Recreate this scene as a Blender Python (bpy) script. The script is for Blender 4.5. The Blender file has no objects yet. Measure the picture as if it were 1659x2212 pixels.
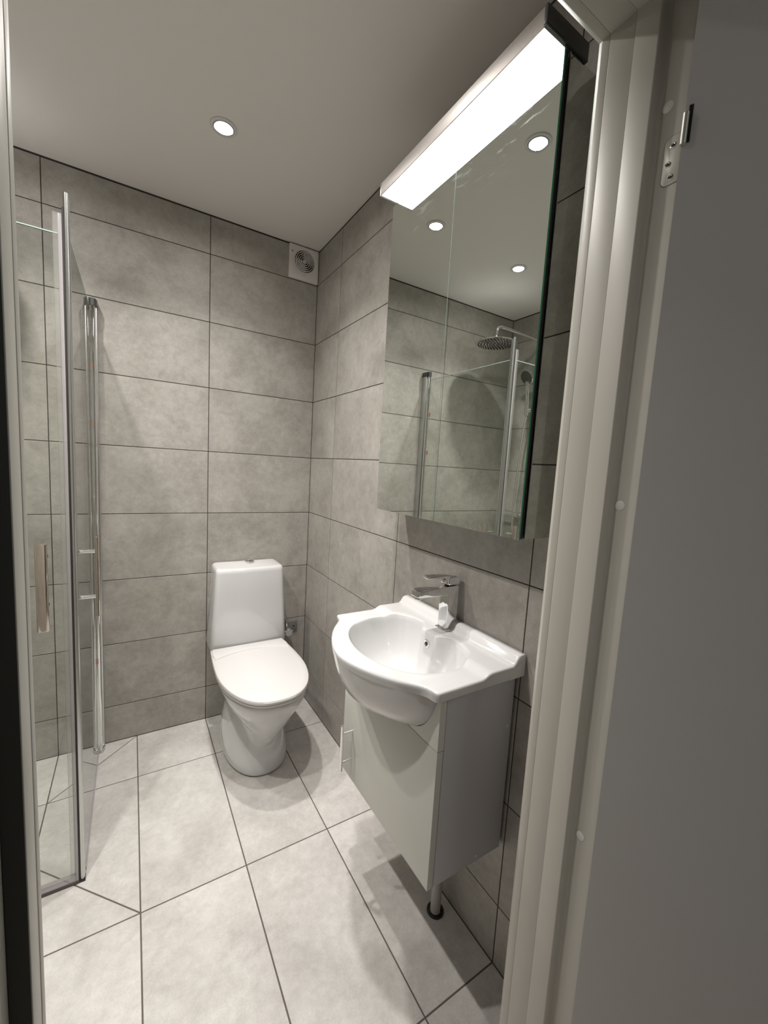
import bpy, bmesh, math, random
from mathutils import Vector, Matrix
random.seed(7)
S = bpy.context.scene
COL = S.collection
PI = math.pi

# ------------------------------------------------------------------ camera
W_PX, H_PX, F_PX = 1659.0, 2212.0, 879.3
cam_d = bpy.data.cameras.new('camera')
cam = bpy.data.objects.new('camera', cam_d)
COL.objects.link(cam)
R = ((0.85041894, 0.00799299, -0.52604537),
     (-0.5229687, 0.12187776, -0.84359324),
     (0.0573704, 0.99251293, 0.10782724))
cam.matrix_world = Matrix([[R[i][0], R[i][1], R[i][2], (-0.8404, -2.1405, 1.3456)[i]] for i in range(3)] + [[0, 0, 0, 1]])
cam_d.sensor_fit = 'HORIZONTAL'
cam_d.sensor_width = 36.0
cam_d.lens = 36.0 * F_PX / W_PX
cam_d.clip_start = 0.02
S.camera = cam

# ------------------------------------------------------------------ world, lamps, exposure
DOWNLIGHT_W = 6.1        # each recessed ceiling lamp
STRIP_W = 0.6            # the lamp over the mirror cabinet
HALL_W = 2.9             # unseen lamp added behind the camera for dim hall ambient
world = bpy.data.worlds.new('world')
S.world = world
world.use_nodes = True
world.node_tree.nodes['Background'].inputs[0].default_value = (0.8, 0.85, 0.9, 1)
world.node_tree.nodes['Background'].inputs[1].default_value = 0.01
S.view_settings.view_transform = 'Standard'
S.view_settings.look = 'None'
S.view_settings.gamma = 1
S.view_settings.use_curve_mapping = False
S.view_settings.exposure = 0.0

H = 2.445       # ceiling height
XL = -1.73      # left wall
YF = -1.67      # front wall, inner face
YH = -1.82      # front wall, hall face
Z8 = 0.175      # lowest horizontal joint
PIT = 0.30
HP = 0.6011
OX0, OX1, OZ = -0.919, -0.188, 2.05   # clear door opening
YS = -1.733     # end of the inner lining


def area(name, loc, size, power, color, spread=180, rot=(0, 0, 0), shape='DISK', size_y=None):
    l = bpy.data.lights.new(name, 'AREA')
    l.shape = shape
    l.size = size
    if size_y:
        l.size_y = size_y
    l.energy = power
    l.color = color
    l.spread = math.radians(spread)
    o = bpy.data.objects.new(name, l)
    o.location = loc
    o.rotation_euler = rot
    COL.objects.link(o)
    return o


LIGHTS = [(-0.57, -0.556), (-0.548, -1.121), (-1.158, -0.524), (-1.158, -1.115)]
WARM = (1.0, 0.955, 0.91)
for i, (x, y) in enumerate(LIGHTS):
    area('downlight_beam', (x, y, H - 0.0075), 0.05, DOWNLIGHT_W, WARM, 112)         # reflector beam
    area('downlight_spill', (x, y, H - 0.0070), 0.05, DOWNLIGHT_W * 0.36, WARM, 168)  # and its wide spill
area('mirror_lamp_beam', (-0.1465, -1.2475, 2.1795), 0.05, STRIP_W, (0.98, 1.0, 0.97), 170, (0, 0, 0), 'RECTANGLE', 0.58)
area('hall_fill', (-0.3, -3.0, 2.40), 0.3, HALL_W, (0.96, 0.98, 1.0), 180)  # no fixture: added so the hall has some ambient light


# ------------------------------------------------------------------ materials
def mat(name, color, rough=0.5, metal=0.0, spec=0.5, coat=0.0, emit=None, estr=0.0, bump=None):
    m = bpy.data.materials.new(name)
    m.use_nodes = True
    b = m.node_tree.nodes['Principled BSDF']
    b.inputs['Base Color'].default_value = (*color, 1)
    b.inputs['Roughness'].default_value = rough
    b.inputs['Metallic'].default_value = metal
    b.inputs['Specular IOR Level'].default_value = spec
    b.inputs['Coat Weight'].default_value = coat
    b.inputs['Coat Roughness'].default_value = 0.05
    if emit:
        b.inputs['Emission Color'].default_value = (*emit, 1)
        b.inputs['Emission Strength'].default_value = estr
    if bump:
        nt = m.node_tree
        n = nt.nodes.new('ShaderNodeTexNoise')
        n.inputs['Scale'].default_value = bump[0]
        n.inputs['Detail'].default_value = 4
        t = nt.nodes.new('ShaderNodeTexCoord')
        nt.links.new(t.outputs['Object'], n.inputs['Vector'])
        bp = nt.nodes.new('ShaderNodeBump')
        bp.inputs['Strength'].default_value = bump[1]
        bp.inputs['Distance'].default_value = 0.001
        nt.links.new(n.outputs['Fac'], bp.inputs['Height'])
        nt.links.new(bp.outputs['Normal'], b.inputs['Normal'])
    return m


def tile_mat(name, c_dark, c_light, rough):
    m = bpy.data.materials.new(name)
    m.use_nodes = True
    nt = m.node_tree
    L = nt.links
    b = nt.nodes['Principled BSDF']
    tc = nt.nodes.new('ShaderNodeTexCoord')
    oi = nt.nodes.new('ShaderNodeObjectInfo')
    mul = nt.nodes.new('ShaderNodeMath'); mul.operation = 'MULTIPLY'
    mul.inputs[1].default_value = 53.0
    L.new(oi.outputs['Random'], mul.inputs[0])
    add = nt.nodes.new('ShaderNodeVectorMath'); add.operation = 'ADD'
    L.new(tc.outputs['Object'], add.inputs[0])
    L.new(mul.outputs[0], add.inputs[1])

    def noise(scale, detail, rg=0.6, dist=0.0):
        n = nt.nodes.new('ShaderNodeTexNoise')
        n.inputs['Scale'].default_value = scale
        n.inputs['Detail'].default_value = detail
        n.inputs['Roughness'].default_value = rg
        n.inputs['Distortion'].default_value = dist
        L.new(add.outputs[0], n.inputs['Vector'])
        return n
    n1 = noise(5.5, 9, 0.66, 0.4)      # cloudy cement patches
    n2 = noise(34, 10, 0.78, 0.2)
    n3 = noise(320, 3, 0.6)            # grain
    r1 = nt.nodes.new('ShaderNodeValToRGB')
    r1.color_ramp.elements[0].position = 0.32
    r1.color_ramp.elements[0].color = (*c_dark, 1)
    r1.color_ramp.elements[1].position = 0.68
    r1.color_ramp.elements[1].color = (*c_light, 1)
    ad = nt.nodes.new('ShaderNodeMath'); ad.operation = 'MULTIPLY_ADD'
    L.new(n2.outputs['Fac'], ad.inputs[0])
    ad.inputs[1].default_value = 0.62
    sc = nt.nodes.new('ShaderNodeMath'); sc.operation = 'MULTIPLY_ADD'
    L.new(n1.outputs['Fac'], sc.inputs[0])
    sc.inputs[1].default_value = 0.75
    sc.inputs[2].default_value = -0.185
    L.new(sc.outputs[0], ad.inputs[2])
    L.new(ad.outputs[0], r1.inputs['Fac'])
    g = nt.nodes.new('ShaderNodeMapRange')
    L.new(n3.outputs['Fac'], g.inputs['Value'])
    g.inputs['From Min'].default_value = 0.3
    g.inputs['From Max'].default_value = 0.7
    g.inputs['To Min'].default_value = 0.93
    g.inputs['To Max'].default_value = 1.06
    vm = nt.nodes.new('ShaderNodeVectorMath'); vm.operation = 'SCALE'
    L.new(r1.outputs['Color'], vm.inputs[0])
    L.new(g.outputs[0], vm.inputs['Scale'])
    L.new(vm.outputs[0], b.inputs['Base Color'])
    b.inputs['Roughness'].default_value = rough
    b.inputs['Specular IOR Level'].default_value = 0.4
    bp = nt.nodes.new('ShaderNodeBump')
    bp.inputs['Strength'].default_value = 0.12
    bp.inputs['Distance'].default_value = 0.001
    L.new(n3.outputs['Fac'], bp.inputs['Height'])
    L.new(bp.outputs['Normal'], b.inputs['Normal'])
    return m


def glass_mat(name, tint, strength=1.0, ior=1.5, rough=0.0):
    m = bpy.data.materials.new(name)
    m.use_nodes = True
    nt = m.node_tree
    nt.nodes.clear()
    out = nt.nodes.new('ShaderNodeOutputMaterial')
    tr = nt.nodes.new('ShaderNodeBsdfTransparent')
    tr.inputs['Color'].default_value = (*tint, 1)
    gl = nt.nodes.new('ShaderNodeBsdfGlossy')
    gl.inputs['Roughness'].default_value = rough
    lw = nt.nodes.new('ShaderNodeLayerWeight')      # Schlick's curve, the same from both sides of the pane
    pw = nt.nodes.new('ShaderNodeMath'); pw.operation = 'POWER'; pw.inputs[1].default_value = 5.0
    nt.links.new(lw.outputs['Facing'], pw.inputs[0])
    lw.inputs['Blend'].default_value = 0.5
    fr = nt.nodes.new('ShaderNodeMath'); fr.operation = 'MULTIPLY_ADD'
    f0 = ((ior - 1) / (ior + 1)) ** 2
    fr.inputs[1].default_value = 1 - f0; fr.inputs[2].default_value = f0
    nt.links.new(pw.outputs[0], fr.inputs[0])
    mx = nt.nodes.new('ShaderNodeMixShader')
    nt.links.new(fr.outputs[0], mx.inputs[0])
    nt.links.new(tr.outputs[0], mx.inputs[1])
    nt.links.new(gl.outputs[0], mx.inputs[2])
    nt.links.new(mx.outputs[0], out.inputs[0])
    return m


def milky_mat(name, tint, body, fac):
    m = glass_mat(name, tint, 1.0, 1.45, 0.15)
    nt = m.node_tree
    out = [n for n in nt.nodes if n.type == 'OUTPUT_MATERIAL'][0]
    src = out.inputs[0].links[0].from_socket
    df = nt.nodes.new('ShaderNodeBsdfDiffuse'); df.inputs['Color'].default_value = (*body, 1)
    mx = nt.nodes.new('ShaderNodeMixShader'); mx.inputs[0].default_value = fac
    nt.links.new(src, mx.inputs[1]); nt.links.new(df.outputs[0], mx.inputs[2])
    nt.links.new(mx.outputs[0], out.inputs[0])
    return m


M = {
    'wall_tile': tile_mat('wall_tile_stone', (0.275, 0.258, 0.232), (0.44, 0.42, 0.385), 0.45),
    'floor_tile': tile_mat('floor_tile_stone', (0.47, 0.45, 0.425), (0.68, 0.66, 0.635), 0.5),
    'grout': mat('grout_brown_grey', (0.040, 0.030, 0.026), 0.9),
    'floor_grout': mat('grout_floor', (0.13, 0.108, 0.098), 0.9),
    'paint': mat('ceiling_paint', (0.74, 0.72, 0.69), 0.75, bump=(180, 0.15)),
    'hall_wall': mat('hall_wall_paint', (0.55, 0.53, 0.50), 0.8, bump=(120, 0.15)),
    'hall_floor': mat('hall_floor', (0.25, 0.2, 0.15), 0.6),
    'frame': mat('door_frame_lacquer', (0.47, 0.455, 0.41), 0.42),
    'leaf': mat('door_leaf_lacquer', (0.60, 0.595, 0.59), 0.55, bump=(60, 0.05)),
    'ceramic': mat('ceramic_white', (0.63, 0.63, 0.63), 0.12, coat=0.6),
    'plastic': mat('white_plastic', (0.64, 0.63, 0.625), 0.3),
    'vanity': mat('vanity_lacquer', (0.60, 0.60, 0.555), 0.3),
    'vanity_edge': mat('vanity_side_panel', (0.52, 0.52, 0.54), 0.42),
    'chrome': mat('chrome', (0.86, 0.86, 0.87), 0.05, 1.0),
    'brass_steel': mat('nickel_handle', (0.66, 0.60, 0.54), 0.10, 1.0),
    'brushed': mat('brushed_aluminium', (0.55, 0.52, 0.50), 0.5, 1.0, bump=(500, 0.2)),
    'alu': mat('satin_aluminium', (0.62, 0.63, 0.62), 0.28, 1.0),
    'dark_cap': mat('dark_grey_and_shaded_cap', (0.10, 0.105, 0.10), 0.35, 0.6),
    'black': mat('black_rubber_and_shade', (0.012, 0.012, 0.012), 0.5),
    'gasket': mat('dark_door_gasket', (0.030, 0.031, 0.028), 0.7),
    'mirror': mat('mirror_silver', (0.80, 0.84, 0.80), 0.0, 1.0),
    'seam_edge': mat('pale_glass_edge', (0.42, 0.52, 0.47), 0.15, 0.0, 0.8),
    'mirror_edge': mat('green_glass_edge', (0.05, 0.30, 0.17), 0.08, 0.0, 0.8),
    'pane': glass_mat('shower_glass', (0.95, 0.965, 0.95)),
    'pane_edge': mat('polished_glass_edge', (0.55, 0.66, 0.62), 0.1, 0.0, 0.8),
    'seal': milky_mat('milky_clear_seal', (0.86, 0.84, 0.85), (0.62, 0.59, 0.61), 0.45),
    'seal_clear': milky_mat('clear_seal_fin', (0.95, 0.96, 0.95), (0.70, 0.70, 0.68), 0.16),
    'seal_dark': mat('brown_rubber_lip', (0.10, 0.085, 0.075), 0.5),
    'sticker': mat('orange_sticker', (0.42, 0.12, 0.03), 0.5),
    'vent': mat('vent_white', (0.78, 0.75, 0.73), 0.35),
    'vent_dark': mat('vent_shadow', (0.02, 0.018, 0.016), 0.7),
    'grey_pipe': mat('grey_waste_pipe', (0.42, 0.41, 0.39), 0.4),
    'valve_plate': mat('grey_cover_plate', (0.24, 0.235, 0.225), 0.35, 0.4),
    'lamp': mat('lamp_lens', (1, 1, 1), 0.4, emit=(1.0, 0.96, 0.9), estr=14.0),
    'strip': mat('strip_diffuser', (1, 1, 1), 0.4, emit=(1.0, 1.0, 0.96), estr=3.0),
    'cap': mat('white_screw_cap', (0.66, 0.66, 0.63), 0.35),
    'mark': mat('small_dark_print', (0.16, 0.14, 0.13), 0.6),
    'hinge': mat('painted_hinge_plate', (0.50, 0.49, 0.44), 0.32, 0.3),
}


# wiped streaks of grease on the mirror doors, under the lamp
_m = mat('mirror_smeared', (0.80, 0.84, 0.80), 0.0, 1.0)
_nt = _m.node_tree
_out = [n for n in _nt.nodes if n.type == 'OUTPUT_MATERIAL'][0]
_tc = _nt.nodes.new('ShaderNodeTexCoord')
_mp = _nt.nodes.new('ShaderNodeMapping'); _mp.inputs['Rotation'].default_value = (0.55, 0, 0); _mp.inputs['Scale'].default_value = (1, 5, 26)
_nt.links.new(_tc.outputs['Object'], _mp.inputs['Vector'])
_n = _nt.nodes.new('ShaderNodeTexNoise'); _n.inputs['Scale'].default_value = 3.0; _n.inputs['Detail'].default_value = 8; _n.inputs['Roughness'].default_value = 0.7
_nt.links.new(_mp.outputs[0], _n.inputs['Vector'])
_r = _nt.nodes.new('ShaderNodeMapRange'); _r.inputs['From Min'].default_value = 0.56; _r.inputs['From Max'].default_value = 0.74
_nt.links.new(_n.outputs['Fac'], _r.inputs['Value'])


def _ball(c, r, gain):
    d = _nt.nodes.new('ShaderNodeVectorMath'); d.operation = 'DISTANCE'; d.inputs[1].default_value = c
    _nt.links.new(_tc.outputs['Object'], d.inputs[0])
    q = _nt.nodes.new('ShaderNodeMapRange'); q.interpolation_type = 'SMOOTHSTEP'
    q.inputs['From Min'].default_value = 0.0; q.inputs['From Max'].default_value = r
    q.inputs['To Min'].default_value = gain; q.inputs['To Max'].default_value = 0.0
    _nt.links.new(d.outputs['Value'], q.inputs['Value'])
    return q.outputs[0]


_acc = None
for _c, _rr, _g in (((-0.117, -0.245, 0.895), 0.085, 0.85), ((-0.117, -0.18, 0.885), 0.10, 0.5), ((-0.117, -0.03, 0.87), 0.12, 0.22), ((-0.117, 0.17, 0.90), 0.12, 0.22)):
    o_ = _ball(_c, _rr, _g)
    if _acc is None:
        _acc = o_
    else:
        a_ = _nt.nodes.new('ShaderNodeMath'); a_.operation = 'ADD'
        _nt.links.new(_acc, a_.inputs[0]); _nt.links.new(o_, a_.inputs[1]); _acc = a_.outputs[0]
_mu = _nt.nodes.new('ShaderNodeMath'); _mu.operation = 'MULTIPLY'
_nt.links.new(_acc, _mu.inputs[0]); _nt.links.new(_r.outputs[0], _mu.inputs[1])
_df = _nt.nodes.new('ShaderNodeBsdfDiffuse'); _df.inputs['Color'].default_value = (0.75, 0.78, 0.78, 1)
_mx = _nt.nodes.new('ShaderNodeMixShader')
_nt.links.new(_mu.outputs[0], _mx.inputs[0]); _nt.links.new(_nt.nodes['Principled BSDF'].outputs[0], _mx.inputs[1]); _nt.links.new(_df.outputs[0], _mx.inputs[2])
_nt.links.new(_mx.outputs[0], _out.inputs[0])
M['mirror_door'] = _m


# ------------------------------------------------------------------ mesh helpers
class MB:
    def __init__(s):
        s.v = []; s.f = []

    def add(s, vs, fs):
        n = len(s.v)
        s.v += [tuple(v) for v in vs]
        s.f += [tuple(i + n for i in f) for f in fs]
        return s

    def box(s, x0, x1, y0, y1, z0, z1):
        v = [(x, y, z) for z in (z0, z1) for y in (y0, y1) for x in (x0, x1)]
        return s.add(v, [(0, 2, 3, 1), (4, 5, 7, 6), (0, 1, 5, 4), (2, 6, 7, 3), (0, 4, 6, 2), (1, 3, 7, 5)])

    def rings(s, rings, cap0=True, cap1=True, closed=True):
        n = len(rings[0]); vs = []; fs = []
        for r in rings:
            vs += list(r)
        for k in range(len(rings) - 1):
            for j in range(n if closed else n - 1):
                a = k * n + j; b = k * n + (j + 1) % n
                fs.append((a, b, b + n, a + n))
        if cap0: fs.append(tuple(range(n - 1, -1, -1)))
        if cap1: fs.append(tuple((len(rings) - 1) * n + j for j in range(n)))
        return s.add(vs, fs)

    def cyl(s, p, q, r, n=20, r2=None, bev=0.0):
        p = Vector(p); q = Vector(q); d = (q - p); L = d.length; d.normalize()
        u = d.orthogonal().normalized(); w = d.cross(u)
        r2 = r if r2 is None else r2
        st = [(0, r), (1, r2)]
        if bev: st = [(0, r - bev), (bev / L, r), (1 - bev / L, r2), (1, r2 - bev)]
        rg = []
        for t, rr in st:
            c = p + d * (L * t)
            rg.append([c + u * (rr * math.cos(2 * PI * j / n)) + w * (rr * math.sin(2 * PI * j / n)) for j in range(n)])
        return s.rings(rg)

    def tube(s, pts, r, n=14, sub=0):
        pts = [Vector(p) for p in pts]
        if sub:
            out = []
            P = [pts[0]] + pts + [pts[-1]]
            for i in range(1, len(P) - 2):
                for k in range(sub):
                    t = k / sub
                    a, b, c, d = P[i - 1], P[i], P[i + 1], P[i + 2]
                    out.append(0.5 * ((2 * b) + (c - a) * t + (2 * a - 5 * b + 4 * c - d) * t * t + (3 * b - a - 3 * c + d) * t ** 3))
            out.append(pts[-1]); pts = out
        rg = []; u = None
        for i, p in enumerate(pts):
            t = (pts[min(i + 1, len(pts) - 1)] - pts[max(i - 1, 0)]).normalized()
            u = t.orthogonal().normalized() if u is None else (u - t * u.dot(t)).normalized()
            w = t.cross(u)
            rg.append([p + u * (r * math.cos(2 * PI * j / n)) + w * (r * math.sin(2 * PI * j / n)) for j in range(n)])
        return s.rings(rg)

    def lathe(s, c, prof, n=32, axis='z'):
        rg = []
        for r, h in prof:
            ring = []
            for j in range(n):
                a = 2 * PI * j / n
                if axis == 'z': ring.append((c[0] + r * math.cos(a), c[1] + r * math.sin(a), c[2] + h))
                elif axis == 'x': ring.append((c[0] + h, c[1] + r * math.cos(a), c[2] + r * math.sin(a)))
                else: ring.append((c[0] - r * math.cos(a), c[1] + h, c[2] + r * math.sin(a)))
            rg.append(ring)
        return s.rings(rg)


def wloc(o):
    v = Vector((0, 0, 0))
    while o is not None:
        v += o.location
        o = o.parent
    return v


def make(name, mb, m, parent=None, smooth=False, bevel=0.0, seg=2, label=None, loc=None):
    me = bpy.data.meshes.new(name)
    base = wloc(parent) if parent else Vector((0, 0, 0))
    if loc is None:
        loc = Vector((0, 0, 0)) if parent else None
    else:
        loc = Vector(loc) - base
    if loc is None:      # top-level single mesh: origin at its base centre
        xs = [v[0] for v in mb.v]; ys = [v[1] for v in mb.v]; zs = [v[2] for v in mb.v]
        loc = Vector(((min(xs) + max(xs)) / 2, (min(ys) + max(ys)) / 2, min(zs)))
    off = base + loc
    me.from_pydata([tuple(Vector(v) - off) for v in mb.v], [], mb.f)
    bm = bmesh.new(); bm.from_mesh(me)
    bmesh.ops.remove_doubles(bm, verts=bm.verts, dist=1e-6)
    bmesh.ops.recalc_face_normals(bm, faces=bm.faces)
    if bevel:
        ed = [e for e in bm.edges if len(e.link_faces) == 2 and e.calc_face_angle(0) > 0.6]
        bmesh.ops.bevel(bm, geom=ed, offset=bevel, segments=seg, profile=0.5, affect='EDGES', clamp_overlap=True)
    bm.to_mesh(me); bm.free()
    if smooth or bevel:
        for p in me.polygons: p.use_smooth = True
        me.set_sharp_from_angle(angle=math.radians(38))
    me.materials.append(M[m])
    o = bpy.data.objects.new(name, me)
    o.location = loc
    if parent: o.parent = parent
    COL.objects.link(o)
    if label: o['label'] = label
    return o


def tag(o, label=None, cat=None, group=None, kind=None):
    if label: o['label'] = label
    if cat: o['category'] = cat
    if group: o['group'] = group
    if kind: o['kind'] = kind
    return o


def thing(name, loc, label, cat, group=None):
    o = bpy.data.objects.new(name, None)
    o.empty_display_size = 0.05
    o.location = loc
    COL.objects.link(o)
    return tag(o, label, cat, group)


def inset(poly, d):
    n = len(poly); out = []
    A = sum(poly[i][0] * poly[(i + 1) % n][1] - poly[(i + 1) % n][0] * poly[i][1] for i in range(n))
    sg = 1 if A > 0 else -1
    for i in range(n):
        p0 = Vector(poly[i - 1]); p1 = Vector(poly[i]); p2 = Vector(poly[(i + 1) % n])
        e1 = (p1 - p0).normalized(); e2 = (p2 - p1).normalized()
        n1 = Vector((-e1.y, e1.x)) * sg; n2 = Vector((-e2.y, e2.x)) * sg
        b = (n1 + n2); b.normalize()
        out.append(tuple(p1 + b * (d / max(0.35, b.dot(n1)))))
    return out


_cache = {}


def tile(parent, poly, to3, m, g=0.0016):
    """one tile as a part of its wall: poly in the wall plane, to3(u, v, depth) -> xyz"""
    if m == 'floor_tile': g = 0.0020
    cu = sum(p[0] for p in poly) / len(poly); cv = sum(p[1] for p in poly) / len(poly)
    key = (m, parent.name, tuple((round(p[0] - cu, 3), round(p[1] - cv, 3)) for p in poly))
    c = Vector(to3(cu, cv, 0))
    if key not in _cache:
        a = inset(poly, g); b = inset(poly, g + 0.0006)
        vs = []
        for d, pl in ((-0.004, a), (-0.0005, a), (0.0, b)):
            vs += [tuple(Vector(to3(u, v, d)) - c) for u, v in pl]
        n = len(poly)
        fs = [(k * n + j, k * n + (j + 1) % n, (k + 1) * n + (j + 1) % n, (k + 1) * n + j) for k in (0, 1) for j in range(n)]
        fs.append(tuple(2 * n + j for j in range(n)))
        me = bpy.data.meshes.new('tile')
        me.from_pydata(vs, [], fs)
        bm = bmesh.new(); bm.from_mesh(me); bmesh.ops.recalc_face_normals(bm, faces=bm.faces)
        # make the visible face look out of the wall
        out = (Vector(to3(0, 0, 1)) - Vector(to3(0, 0, 0))).normalized()
        top = max(bm.faces, key=lambda f: f.calc_center_median().dot(out))
        if top.normal.dot(out) < 0:
            bmesh.ops.reverse_faces(bm, faces=bm.faces)
        bm.to_mesh(me); bm.free()
        me.materials.append(M[m])
        _cache[key] = me
    o = bpy.data.objects.new('tile', _cache[key])
    o.location = c - wloc(parent)
    o.parent = parent
    COL.objects.link(o)
    return o


def rect(u0, u1, v0, v1):
    return [(u0, v0), (u1, v0), (u1, v1), (u0, v1)]


# ------------------------------------------------------------------ the room shell
G = 0.0010        # depth of the joints
TOP = H - 0.006
rows = [0.0] + [Z8 + PIT * k for k in range(8)] + [TOP]

wb = make('wall_back', MB().box(XL - 0.12, 0.12, G, 0.12, 0, H), 'grout', loc=(XL / 2, 0, 0)); tag(wb, kind='structure')
wr = make('wall_right', MB().box(G, 0.12, YH, G, 0, H), 'grout', loc=(0, YF / 2, 0)); tag(wr, kind='structure')
wl = make('wall_left', MB().box(XL - 0.12, XL - G, YH, G, 0, H), 'grout', loc=(XL, YF / 2, 0)); tag(wl, kind='structure')
mb = MB().box(XL - G, OX0 - 0.05, YH, YF - G, 0, H).box(OX1 + 0.05, G, YH, YF - G, 0, H).box(OX0 - 0.05, OX1 + 0.05, YH, YF - G, OZ + 0.05, H)
wf = make('wall_front', mb, 'hall_wall', loc=(XL / 2, YF, 0)); tag(wf, kind='structure')
fl = make('floor', MB().box(XL - 0.12, 0.12, YH, 0.12, -0.1, -G), 'floor_grout', loc=(XL / 2, YF / 2, -G)); tag(fl, kind='structure')
ce = make('ceiling', MB().box(XL - 0.12, 0.12, YH, 0.12, H, H + 0.1), 'paint', loc=(XL / 2, YF / 2, H)); tag(ce, kind='structure')

bx = [XL, -1.1262, -0.5251, 0.0]
for i in range(3):
    for k in range(9):
        tile(wb, rect(bx[i], bx[i + 1], rows[k], rows[k + 1]), lambda u, v, d: (u, -d, v), 'wall_tile')
ry = [0.0, -0.2941, -0.8952, -1.4963, YF]
for i in range(4):
    for k in range(9):
        tile(wr, rect(ry[i], ry[i + 1], rows[k], rows[k + 1]), lambda u, v, d: (-d, u, v), 'wall_tile')
ly = [0.0, -0.60, -1.20, YF]
for i in range(3):
    for k in range(9):
        tile(wl, rect(ly[i], ly[i + 1], rows[k], rows[k + 1]), lambda u, v, d: (XL + d, u, v), 'wall_tile')
for x0, x1 in ((XL, -1.40), (-1.40, OX0 - 0.05), (OX1 + 0.05, 0.0)):
    for k in range(9):
        tile(wf, rect(x0, x1, rows[k], rows[k + 1]), lambda u, v, d: (u, YF + d, v), 'wall_tile')
for x0, x1 in ((OX0 - 0.05, -0.52), (-0.52, OX1 + 0.05)):
    tile(wf, rect(x0, x1, OZ + 0.05, 2.275), lambda u, v, d: (u, YF + d, v), 'wall_tile')
    tile(wf, rect(x0, x1, 2.275, TOP), lambda u, v, d: (u, YF + d, v), 'wall_tile')

# floor tiles, cut along the falls of the shower
fx = [0.0, -0.2333, -0.5251, -0.8289, -1.1262, -1.43, XL]
fy = [0.0, -0.2941, -0.8952, -1.4963, YH]
F3 = lambda u, v, d: (u, v, d)
for i in range(6):
    for k in range(4):
        x0, x1 = fx[i + 1], fx[i]; y0, y1 = fy[k + 1], fy[k]
        if k == 3 and False:
            continue
        if i == 3 and k == 0:
            tile(fl, [(x1, y1), (x0, y0), (x1, y0)], F3, 'floor_tile')
            tile(fl, [(x1, y1), (x0, y1), (x0, y0)], F3, 'floor_tile')
        elif i == 3 and k == 1:
            tile(fl, [(x1, y0), (x1, y1), (x0, y1), (x0, -0.575)], F3, 'floor_tile')
            tile(fl, [(x1, y0), (x0, -0.575), (x0, y0)], F3, 'floor_tile')
        else:
            tile(fl, rect(x0, x1, y0, y1), F3, 'floor_tile')

# the hall the photograph is taken from
hx0, hx1, hy = -2.1, 1.3, -3.5
o = make('wall_hall_left', MB().box(hx0 - 0.1, hx0, hy, YH, 0, H), 'hall_wall'); tag(o, kind='structure')
o = make('wall_hall_right', MB().box(hx1, hx1 + 0.1, hy, YH, 0, H), 'hall_wall'); tag(o, kind='structure')
o = make('wall_hall_rear', MB().box(hx0 - 0.1, hx1 + 0.1, hy - 0.1, hy, 0, H), 'hall_wall'); tag(o, kind='structure')
o = make('wall_hall_front', MB().box(hx0 - 0.1, XL - 0.12, YH, YH + 0.1, 0, H).box(0.12, hx1 + 0.1, YH, YH + 0.1, 0, H), 'hall_wall'); tag(o, kind='structure')
o = make('floor_hall', MB().box(hx0 - 0.1, hx1 + 0.1, hy - 0.1, YH, -0.1, -0.004), 'hall_floor'); tag(o, kind='structure')
o = make('ceiling_hall', MB().box(hx0 - 0.1, hx1 + 0.1, hy - 0.1, YH, H, H + 0.1), 'paint'); tag(o, kind='structure')

# ------------------------------------------------------------------ door frame
E = 0.00
tr = thing('trim_1', ((OX0 + OX1) / 2, YF, 0), None, None)
tag(tr, kind='structure')
RX = OX1 + 0.013          # rebate side face, right


def section(name, pts, z0, z1, m, parent):
    """vertical prism of an xy polygon"""
    return make(name, MB().rings([[(x, y, z0) for x, y in pts], [(x, y, z1) for x, y in pts]]), m, parent, bevel=0.0012, seg=2)


# right jamb: lining, stop and rebate, each a little prouder than the last
XE = OX1 + 0.05
section('architrave', [(OX1 - 0.0006, -1.6775), (OX1 - 0.0006, -1.6915), (XE, -1.6915), (XE, -1.664), (OX1 + 0.012, -1.664)], 0, OZ + 0.05, 'frame', tr)
section('jamb_lining', [(OX1, -1.6915), (OX1 - 0.0016, -1.6925), (OX1 - 0.0016, YS), (XE, YS), (XE, -1.6915)], 0, OZ + 0.03, 'frame', tr)
section('jamb', [(OX1, YS), (OX1 - 0.0038, YS - 0.0012), (OX1 - 0.0038, -1.7695), (OX1 - 0.0005, -1.7725), (RX - 0.0035, -1.774), (RX, -1.7775), (RX, -1.8165),
                 (XE, -1.8165), (XE, YS)], 0, OZ + 0.03, 'frame', tr)
# left jamb
XW = OX0 - 0.05
section('architrave', [(OX0 + 0.0006, -1.6775), (OX0 + 0.0006, -1.6915), (XW, -1.6915), (XW, -1.664), (OX0 - 0.012, -1.664)], 0, OZ + 0.05, 'frame', tr)
section('jamb_lining', [(OX0, -1.6915), (OX0, -1.7245), (XW, -1.7245), (XW, -1.6915)], 0, OZ + 0.03, 'frame', tr)
gk = section('gasket', [(OX0 - 0.0004, -1.7247), (OX0 - 0.0150, -1.7300), (OX0 - 0.0150, -1.7247)], 0, OZ + 0.012, 'gasket', tr)
gk['label'] = 'dark rubber gasket on the left door stop'
section('jamb', [(OX0 - 0.0152, -1.7247), (OX0 - 0.0152, -1.8165), (XW, -1.8165), (XW, -1.7247)], 0, OZ + 0.03, 'frame', tr)
st = make('strike_plate', MB().box(OX0 - 0.0154, OX0 - 0.0140, -1.800, -1.765, 0.90, 1.13), 'dark_cap', tr, bevel=0.0005)
st['label'] = 'dark metal strike plate of the lock'
# head
HX0, HX1 = XW, XE


def hsection(name, pts, m):
    return make(name, MB().rings([[(HX0, y, z) for y, z in pts], [(HX1, y, z) for y, z in pts]]), m, tr, bevel=0.0012, seg=2)


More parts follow.
